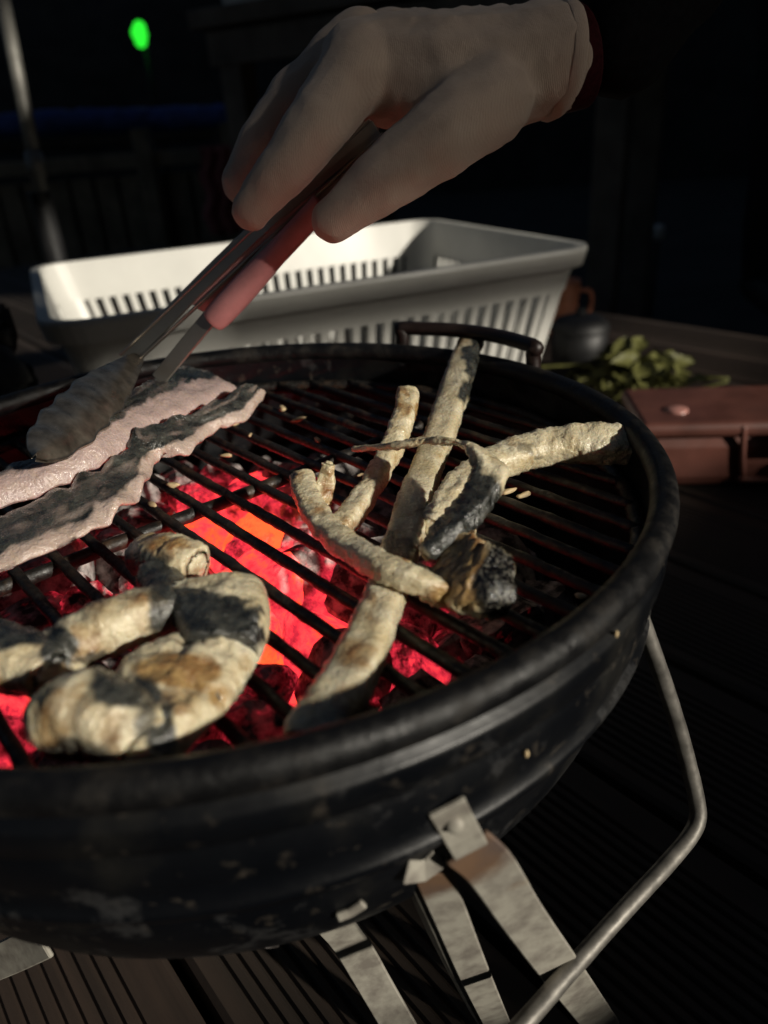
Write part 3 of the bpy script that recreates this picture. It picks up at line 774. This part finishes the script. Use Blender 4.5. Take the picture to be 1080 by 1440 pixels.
# ------------------------------------------------------------------ person
per = thing('person', 'person in dark clothes and cream cotton glove reaching in with tongs', 'person', (.78, .98, DECK))
D0 = .342
def hp_(x, y, dz, r): return (atd(x, y, D0+dz), r*(D0+dz)/FPX)
hand = [
 [hp_(772, 85, .012, 74), hp_(700, 102, .012, 80), hp_(620, 112, .012, 84), hp_(545, 100, .012, 72), hp_(505, 88, .006, 58)],
 [hp_(700, 90, .03, 72), hp_(600, 95, .04, 72), hp_(560, 80, .05, 58)],
 [hp_(508, 90, .002, 55), hp_(448, 172, -.006, 45), hp_(398, 240, -.004, 38), hp_(354, 296, .004, 28)],
 [hp_(505, 62, .024, 48), hp_(424, 132, .026, 41), hp_(372, 200, .028, 37), hp_(340, 258, .034, 29)],
 [hp_(550, 72, .040, 54), hp_(480, 140, .044, 46), hp_(445, 205, .046, 40), hp_(450, 262, .040, 32)],
 [hp_(575, 78, .056, 48), hp_(510, 140, .060, 40), hp_(486, 195, .058, 35), hp_(500, 240, .05, 28)],
 [hp_(690, 140, .000, 62), hp_(612, 198, -.008, 56), hp_(535, 258, -.006, 46), hp_(466, 312, .000, 30)],
]
glove = remesh_union('glove', hand, .0018, GLOVE, per, 4, .0012, 48)
tag(glove, 'cream knitted cotton glove')
W0, W1 = atd(770, 85, .354), atd(788, 87, .356)
fd = (Vector((.93, .22, .14))).normalized()
cuffp = [W0.lerp(W1, q) for q in (0, .3, .6, .85, 1)]
cf = tube('glove_cuff', [W0, W0.lerp(W1, .35), W0.lerp(W1, .7), W1], lambda u: .0246+.0012*sin(u*3), GLOVE, per, 40, 24, .02)
tube('sleeve_lining', [W0.lerp(W1, .7), W1+fd*.003, W1+fd*.010], .0225, REDCUFF, per, 24, 10)
E1 = Vector((.36, .12, .42)); SH = Vector((.60, .35, .75))
def vr(p, r): return (Vector(p), r)
torso = [
 [(W1+fd*.026, .027), (W1+fd*.045+Vector((0, 0, .012)), .031), ((W1+E1)/2+Vector((.02, 0, -.015)), .040), (E1, .048), (E1.lerp(SH, .5), .056), (SH, .075)],
 [vr(SH, .08), vr((.72, .56, .78), .13), vr((.80, .76, .72), .15), vr((.84, .96, .60), .16)],
 [vr((.72, .42, .78), .10), vr((.90, .48, .72), .085), vr((1.04, .58, .52), .06), vr((1.0, .72, .40), .05)],
]
remesh_union('jacket', torso, .012, FABRIC, per, 6, .006, 14)
legs = [
 [vr((.74, .97, .55), .12), vr((.80, 1.06, .15), .085), vr((.86, 1.2, DECK+.08), .055)],
 [vr((.92, .98, .55), .12), vr((1.06, 1.06, .15), .085), vr((1.12, 1.2, DECK+.08), .055)],
]
remesh_union('trousers', legs, .012, DENIM, per, 6, .004, 14)
for x in (.86, 1.12):
    remesh_union('shoe', [[vr((x, 1.22, DECK+.045), .044), vr((x-.02, 1.11, DECK+.035), .036), vr((x-.03, 1.03, DECK+.03), .03)]], .008, BLACKP, per, 4)
HZ = Vector((.06, .02, .18))
hd = remesh_union('head', [[vr((.60, .42, .64), .055), vr((.56, .34, .76), .085), vr((.54, .31, .80), .09)], [vr((.53, .26, .74), .05), vr((.525, .235, .73), .03)],
    [vr((.505, .222, .765), .012), vr((.502, .212, .752), .014)]], .006, SKIN, per, 5)
remesh_union('hair', [[vr((.57, .35, .82), .088), vr((.58, .38, .77), .085)]], .008, HAIR, hd, 4, .004, 40)
for sg in (-1, 1):
    bm = bmesh.new(); bmesh.ops.create_uvsphere(bm, u_segments=12, v_segments=8, radius=.010)
    bm.transform(Matrix.Translation((.535+sg*.028-.02, .228+sg*.006, .79))); frm(bm, 'eye', BLACKP, hd, True)
hd.location = HZ

# ------------------------------------------------------------------ white plastic basket
BL, BW, BH = .605, .425, .225
b0 = atz(72, 455, -.02); ba = math.atan2(.23, .56)
basket = thing('plastic_basket', 'white slotted plastic harvest basket behind the grill', 'basket', (b0.x, b0.y, DECK))
bx_, by_ = Vector((cos(ba), sin(ba), 0)), Vector((-sin(ba), cos(ba), 0))
TOP, BOT = -.02, DECK+.004
TAPER = .045                                                   # walls lean out by this much towards the top
def bp(u, w, z):
    """u along, w across (0..1) at height z on the tapered wall surface"""
    k = TAPER*(TOP-z)/(TOP-BOT)
    return b0+Vector((0, 0, z-b0.z))+bx_*(k+(BL-2*k)*u)+by_*(k+(BW-2*k)*w)
def rrect(z, grow, rad, n=7):
    k = TAPER*(TOP-z)/(TOP-BOT)-grow
    o_ = []
    for cx, cy, a0 in ((BL-k-rad, BW-k-rad, 0), (k+rad, BW-k-rad, pi/2), (k+rad, k+rad, pi), (BL-k-rad, k+rad, 1.5*pi)):
        for i in range(n+1):
            a = a0+pi/2*i/n; o_.append(b0+Vector((0, 0, z-b0.z))+bx_*(cx+rad*cos(a))+by_*(cy+rad*sin(a)))
    return o_
def band(nm, secs, parent, rad=.035):
    """closed profile (z, grow) swept round the basket"""
    v, f = [], []; rings = [rrect(z, g_, rad+g_) for z, g_ in secs]; n = len(rings[0]); k = len(rings)
    for r_ in rings: v += r_
    for q in range(k):
        w = (q+1) % k
        for i in range(n): j = (i+1) % n; f.append((q*n+i, q*n+j, w*n+j, w*n+i))
    o = mesh(nm, v, f, WHITEP, parent, False)
    bm = bmesh.new(); bm.from_mesh(o.data); bmesh.ops.recalc_face_normals(bm, faces=bm.faces)
    bm.to_mesh(o.data); bm.free()
    return o
zb = TOP-.052
band('rim', [(TOP, 0), (TOP, .011), (TOP-.004, .0135), (TOP-.022, .0135), (TOP-.022, .011), (TOP-.006, .010), (TOP-.006, .0025), (TOP-.008, 0)], basket)
band('upper_wall', [(TOP-.006, .0022), (zb, .0022), (zb, -.0002), (TOP-.0065, -.0002)], basket)
band('lower_wall', [(BOT+.035, .0022), (BOT, .0022), (BOT, -.0002), (BOT+.035, -.0002)], basket)
def slat(p0, p1, side, w, tk, out):
    return strap('slat', [p0, p1], w, tk, side, WHITEP, basket)
nl, nw = 31, 21
for i in range(nl):
    u = (i+.5)/nl
    if u < .075 or u > .925: continue
    for w in (0, 1): slat(bp(u, w, BOT+.033), bp(u, w, zb+.002), bx_, .0098, .0055, by_)
for i in range(nw):
    u = (i+.5)/nw
    if u < .1 or u > .9: continue
    for w in (0, 1): slat(bp(w, u, BOT+.033), bp(w, u, zb+.002), by_, .0098, .0055, bx_)
for cu, cw in ((0, 0), (1, 0), (0, 1), (1, 1)):                # solid corner webs
    pts = []
    for z in (BOT+.03, zb+.003):
        k = TAPER*(TOP-z)/(TOP-BOT); rr = .035
        ring = []
        for e in range(13):
            t_ = e/12
            # from wall A round the corner to wall B
            a = t_*pi/2
            du, dw = rr*(1-cos(a)), rr*(1-sin(a))
            X = k+du if cu == 0 else BL-k-du; Y = k+dw if cw == 0 else BW-k-dw
            ring.append(b0+Vector((0, 0, z-b0.z))+bx_*X+by_*Y)
        pts.append(ring)
    v = pts[0]+pts[1]; cen = b0+bx_*BL/2+by_*BW/2
    v2 = [p+(Vector((cen.x-p.x, cen.y-p.y, 0)).normalized()*.0025) for p in v]
    n = 13; f = []
    for e in range(12):
        f.append((e, e+1, n+e+1, n+e)); f.append((2*n+e, 3*n+e, 3*n+e+1, 2*n+e+1))
    mesh('corner_web', v+v2, f, WHITEP, basket)
for i in range(26):
    u = (i+.5)/26
    strap('floor_slat', [bp(u, .01, BOT+.003), bp(u, .99, BOT+.003)], .0125, .004, bx_, WHITEP, basket)
for w in (.33, .66): strap('floor_rib', [bp(.01, w, BOT+.0085), bp(.99, w, BOT+.0085)], .012, .005, by_, WHITEP, basket)

# ------------------------------------------------------------------ things on the deck at the right
bxr = thing('storage_box', 'low red-brown plastic box standing on the deck at the right edge', 'box', tuple(atz(1010, 690, DECK)))
f0, f1 = atz(940, 690, DECK), atz(1080, 688, DECK)
dx = (f1-f0).normalized(); rz = math.atan2(dx.y, dx.x); dy = Vector((-dx.y, dx.x, 0))
Lb, Wb, Hb = .34, .11, .062
base = f0+dx*(Lb/2-.03)+dy*(Wb/2)
box('body', (base.x, base.y, DECK+Hb/2+.002), (Lb, Wb, Hb), BROWNBOX, bxr, rz, .014)
lidc = base+Vector((0, 0, Hb+.010))
box('lid', tuple(Vector((lidc.x, lidc.y, DECK+Hb+.009))), (Lb+.012, Wb+.012, .016), BROWNBOX, bxr, rz, .006)
for px in (1068,):
    fp = aty(px, 640, f0.y+.0)
    fx = (fp-f0).dot(dx); c = f0+dx*(fx+.035)
    fr = bmesh.new()
    rpts = [c+dx*a-dy*.004+Vector((0, 0, zz)) for a, zz in ((-.062, .075), (-.055, .022), (-.045, .014), (.075, .014))]
    tube('panel_ridge', rpts, .0035, BROWNBOX, bxr, 8, 30)
    hpz = c+dx*.01-dy*.010+Vector((0, 0, .056))
    hdl = box('latch', (hpz.x, hpz.y, DECK+.058), (.085, .018, .024), REDBOX, bxr, rz, .007)
    box('latch_tab', (hpz.x+.004, hpz.y-.006, DECK+.034), (.05, .012, .014), ORANGE, bxr, rz, .005)
sp_ = atz(955, 582, DECK+Hb+.017)
lathe('cap', [(.0003, .0035), (.009, .0032), (.0115, .002), (.012, 0)], simple('pale_pink_plastic', (.42, .2, .17), .4), bxr, 20, tuple(sp_+dy*.01))
pot = thing('lidded_pot', 'small black lidded pot beside the right end of the white basket', 'pot', tuple(atz(808, 520, DECK)))
pc = tuple(atz(812, 528, DECK))
lathe('body', [(.0005, .003), (.034, .003), (.040, .010), (.043, .045), (.043, .072), (.040, .074)], BLACKP, pot, 40, pc)
ld = lathe('lid', [(.0445, .073), (.0445, .080), (.036, .090), (.018, .096), (.008, .098), (.008, .106), (.0003, .108)], BLACKP, pot, 40, pc)
cupc = tuple(atz(786, 470, DECK))
cup = thing('cup', 'small orange cup half hidden between white basket and black pot', 'cup', cupc)
lathe('body', [(.0005, .002), (.026, .002), (.030, .01), (.034, .085), (.0355, .10), (.0325, .10), (.030, .02), (.0005, .012)], ORANGE, cup, 32, cupc)
tube('handle', [Vector(cupc)+Vector((.032, 0, .08)), Vector(cupc)+Vector((.056, 0, .075)), Vector(cupc)+Vector((.056, 0, .04)), Vector(cupc)+Vector((.031, 0, .03))], .004, ORANGE, cup, 8, 20)
# leafy greens
lc = atz(890, 550, DECK); rl = random.Random(3)
greens = thing('leafy_greens', 'loose clump of yellow-green leaves lying on the deck', 'vegetable', tuple(lc))
lm = []
def leaf_mesh(seed):
    v, f = [], []; n, k = 10, 7; rr = random.Random(seed)
    for i in range(n+1):
        u = i/n; w = .30*sin(pi*min(1, u*.94+.05))**.8*(1+.18*sin(u*31+seed))
        for j in range(k):
            q = j/(k-1)*2-1
            v.append((u, w*q, .35*u*(1-u)+.10*q*q-.25*u*u+.07*noise.noise(Vector((u*5, q*2, seed)))))
    for i in range(n):
        for j in range(k-1): c = i*k+j; f.append((c, c+1, c+k+1, c+k))
    me = bpy.data.meshes.new('leaf'); me.from_pydata(v, [], f); me.materials.append(LEAF)
    for p in me.polygons: p.use_smooth = True
    return me
lm = [leaf_mesh(i) for i in range(6)]
for i in range(66):
    o = bpy.data.objects.new('leaf', lm[i % 6]); col.objects.link(o); o.parent = greens
    a = rl.uniform(0, 6.28); r = .085*math.sqrt(rl.random())
    o.location = (r*cos(a)*.7, r*sin(a)*1.3, rl.uniform(.004, .05)*(1-r/.13)+.012)
    s = rl.uniform(.03, .055); o.scale = (s, s, s); o.rotation_euler = (rl.uniform(-.6, .6), rl.uniform(-.9, .3), rl.uniform(0, 6.28))
for i in range(14):
    a = rl.uniform(0, 6.28); b = Vector(lc)+Vector((.07*cos(a), .09*sin(a), .012))
    tube('stem', [b, b+Vector((rl.uniform(-.06, .06), rl.uniform(-.06, .06), .02)), b+Vector((rl.uniform(-.1, .1), rl.uniform(-.1, .1), .015))], .0022, LEAF, greens, 6, 8)

# ------------------------------------------------------------------ dark left and background
g0 = atd(-135, 480, .60); bgx, bgy = g0.x, g0.y
bag = thing('rumpled_bag', 'dark rumpled bag slumped at the left beyond the grill', 'bag', (bgx, bgy, DECK))
remesh_union('bag_body', [[vr((bgx, bgy, DECK+.09), .085), vr((bgx-.01, bgy+.02, DECK+.17), .08), vr((bgx-.005, bgy+.03, g0.z+.045), .055)], [vr((bgx+.035, bgy-.02, DECK+.07), .06), vr((bgx+.03, bgy, g0.z-.03), .05)]], .005, BAG, bag, 3, .022, 18)
tube('strap', [(bgx+.07, bgy-.05, DECK+.03), (bgx+.075, bgy-.045, DECK+.12), (bgx+.05, bgy-.03, DECK+.2), (bgx+.01, bgy, g0.z+.09)], .007, BAG, bag, 8, 30)
# pole on a weighted foot
pa, pb = atd(62, 292, 1.08), atd(2, -10, 1.08)
pole = thing('metal_pole', 'thin pale metal pole leaning in a black foot at upper left', 'pole', tuple(pa))
dirp = (pb-pa).normalized()
tube('shaft', [pa-dirp*.06, pa+dirp*.62], .0105, POLE, pole, 14)
tube('collar', [pa+dirp*.045, pa+dirp*.08], .0130, POLE, pole, 14)
fp = pa-dirp*.05
tube('foot', [fp+Vector((0, 0, .05)), fp+Vector((0, 0, .045)), Vector((fp.x+.004, fp.y, DECK+.03)), Vector((fp.x+.004, fp.y, DECK+.002))], lambda u: .016 if u < .8 else .06, BLACKP, pole, 18, 40)
# low fence at the back with a blue tarp and a pink cloth
fence = thing('low_fence', 'low weathered board fence at the back left', 'fence', (-1.6, 3.3, DECK-.4))
FY = 3.3
fl_, fr_ = aty(-120, 245, FY), aty(330, 218, FY)
zt = (fl_.z+fr_.z)/2
for i in range(13):
    x = fl_.x+(fr_.x-fl_.x)*(i+.5)/13
    box('board', (x, FY+.03, (zt-.06+DECK-.4)/2), (.128, .02, zt-.06-(DECK-.4)), FENCEW, fence, 0, .002)
box('top_rail', ((fl_.x+fr_.x)/2, FY, zt), (fr_.x-fl_.x+.2, .05, .06), FENCEW, fence, 0, .004)
for x in (fl_.x, aty(203, 200, FY).x, fr_.x):
    box('post', (x, FY-.035, (zt+.12+DECK-.4)/2), (.07, .07, zt+.12-(DECK-.4)), FENCEW, fence, 0, .004)
tz = aty(140, 172, 3.9).z
tarp = tube('blue_tarp', [(x, 3.9+.02*sin(x*5), tz+.015*sin(x*3)) for x in [-2.6+.1*i for i in range(24)]], .055, BLUETARP, None, 14, 90, .25)
tag(tarp, 'rolled blue tarp lying behind the back fence', 'tarp')
tpost = thing('tarp_stand', 'dark trestle carrying the rolled blue tarp', 'trestle', (-1.4, 3.9, DECK-.4))
for x in (-2.3, -.6):
    for sg in (-1, 1): strap('leg', [(x+sg*.02, 3.9+sg*.02, tz-.05), (x+sg*.02, 3.9+sg*.25, DECK-.42)], .05, .03, (1, 0, 0), DARKWOOD, tpost)
strap('beam', [(-2.6, 3.9, tz-.085), (-.3, 3.9, tz-.085)], .06, .05, (0, 1, 0), DARKWOOD, tpost)
# work counter upper left
CY = 2.4
COUNTERW = simple('grey_brown_counter_timber', (.13, .11, .09), .8, 0, .4, 10, .3)
ca, cb = aty(268, 62, CY), aty(560, 62-58, CY-.35)
cnt = thing('work_counter', 'tall dark timber counter with square legs at the back', 'counter', (ca.x+.6, CY, DECK))
cdir = Vector((cb.x-ca.x, cb.y-ca.y, 0)).normalized(); cz = ca.z+.04; cn_ = Vector((-cdir.y, cdir.x, 0)); crz = math.atan2(cdir.y, cdir.x)
cc = ca+cdir*.7+cn_*.3
for i in range(5):
    p = ca+cdir*.7+cn_*(.06+.122*i); box('top_board', (p.x, p.y, cz+.02), (1.4, .118, .05), COUNTERW, cnt, crz, .004)
p = ca+cdir*.7+cn_*.03; box('apron', (p.x, p.y, cz-.06), (1.3, .03, .09), COUNTERW, cnt, crz, .003)
for a, b in ((.12, .06), (.36, .5), (1.28, .06), (1.28, .55)):
    p = ca+cdir*a+cn_*b; box('leg', (p.x, p.y, (cz-.02+DECK-.4)/2), (.08, .08, cz-.02-DECK+.4), COUNTERW, cnt, crz, .004)
p = ca+cdir*.24+cn_*.16
crate = thing('grey_tub', 'pale grey tub standing on the dark counter', 'tub', (p.x, p.y, cz+.045))
v, f = [], []
tubp = [(.14, .10, 0), (.16, .115, .13), (.172, .127, .132), (.172, .127, .142), (.155, .11, .142), (.135, .095, .006)]
for a, b, z in tubp:
    for sx, sy in ((-1, -1), (1, -1), (1, 1), (-1, 1)):
        q = Vector((p.x, p.y, cz+.046+z))+cdir*(a*sx)+cn_*(b*sy); v.append(q)
for i in range(5):
    for k in range(4): f.append((i*4+k, i*4+(k+1) % 4, (i+1)*4+(k+1) % 4, (i+1)*4+k))
f += [(3, 2, 1, 0), (20, 21, 22, 23)]
mesh('tub_body', v, f, GREYM, crate, False)
# hanging pink cloth
pcl = aty(302, 205, 2.9)
v, f = [], []
for i in range(17):
    for j in range(13):
        v.append((pcl.x+.012*sin(i*.9)+(j-6)*.011*(1+.25*i/16), 2.9+.018*sin(j*1.4+i*.12), pcl.z-.02*i))
        if i < 16 and j < 12: f.append((i*13+j, i*13+j+1, (i+1)*13+j+1, (i+1)*13+j))
clo = mesh('hanging_cloth', v, f, PINKCL); tag(clo, 'dull pink cloth hanging below the dark counter', 'cloth')
so_ = clo.modifiers.new('s', 'SOLIDIFY'); so_.thickness = .004
# green lamp far behind
gl = atd(196, 48, 5.2)
lamp = thing('green_lamp', 'small glowing green lamp in the darkness at top left', 'lamp', tuple(gl))
k_ = 5.2/FPX
remesh_union('bulb', [[(gl+Vector((-.004, 0, .006)), 10.5*k_), (gl+Vector((.004, 0, -.002)), 10.5*k_)], [(gl+ED*(-9*k_), 9*k_), (gl+ED*(10*k_)+EX*2*k_, 8.5*k_)]], .006, GREEN, lamp, 2)
tube('stem', [gl+Vector((0, .09, .02)), gl+Vector((0, .11, -.4)), Vector((gl.x, gl.y+.11, DECK-.42))], .02, BLACKP, lamp, 10)
tube('bracket', [gl+Vector((0, .03, 0)), gl+Vector((0, .11, 0))], .02, BLACKP, lamp, 10)
# small pale marker far right
mk = atd(925, 326, 3.0)
st = thing('marker_peg', 'thin peg with a small pale cap in the darkness at right', 'peg', (mk.x, mk.y, DECK-.42))
tube('peg', [Vector((mk.x, mk.y, DECK-.42)), mk-Vector((0, 0, .03))], .012, DARKWOOD, st, 8)
lathe('cap', [(.0005, .03), (.02, .026), (.028, .012), (.028, -.03), (.013, -.03)], GREYM, st, 16, tuple(mk))

# ------------------------------------------------------------------ added board screen, out of view at front right, shaping the light:
# lets low light onto the grill, shades glove, basket wall and background
SX = Vector((sin(SUN_AZ), -cos(SUN_AZ), 0)); SU = Vector((cos(SUN_AZ), sin(SUN_AZ), 0))
scr = thing('added_shade_screen', 'added dark board screen out of view, shading parts of the scene', 'screen', tuple(SX*1.7+Vector((0, 0, DECK))))
def zv(v): return (v+sin(SUN_EL)*1.7)/cos(SUN_EL)
def courses(z0, z1, u0, u1, w=.12):
    n = max(1, round((z1-z0)/w)); h_ = (z1-z0)/n
    for i in range(n):
        c = SX*1.7+SU*((u0+u1)/2); box('board', (c.x, c.y, z0+h_*(i+.5)), (u1-u0, .022, h_+.001 if n > 1 else h_), DARKWOOD, scr, SUN_AZ, .0)
courses(DECK-.4, zv(-.268), -12, 0, .16)
courses(DECK-.4, zv(-.236), 0, 14, .16)
courses(zv(-.268), zv(.62), -12, -.55, .3)
courses(zv(-.10), zv(.62), .97, 14, .3)
courses(zv(-.236), zv(-.10), 1.6, 14, .16)
courses(zv(.62), 9, -12, 14, .6)
def uv(u, v): return SX*1.7+SU*u+Vector((0, 0, zv(v)))
def shade_slats(ua, va, ub, vb, h_, pitch, slat_h):                  # close slats added to dim the light behind them
    n = round(h_/pitch)
    for i in range(n):
        o_ = (i+.5)*pitch-h_/2
        strap('shade_slat', [uv(ua, va+o_)+SX*.02, uv(ub, vb+o_)+SX*.02], slat_h, .006, (0, 0, 1), DARKWOOD, scr)
shade_slats(-.55, .1425, .27, .1425, .165, .011, .0096)  # added to keep the glove dim
shade_slats(.275, .096, .98, -.0365, .085, .010, .0090)  # added to keep the near basket wall dim
for u in (-11.9, -.6, 1.65, 13.9):
    c = SX*1.745+SU*u; box('post', (c.x, c.y, (9+DECK-.4)/2), (.09, .06, 9-DECK+.4), DARKWOOD, scr, SUN_AZ, .004)
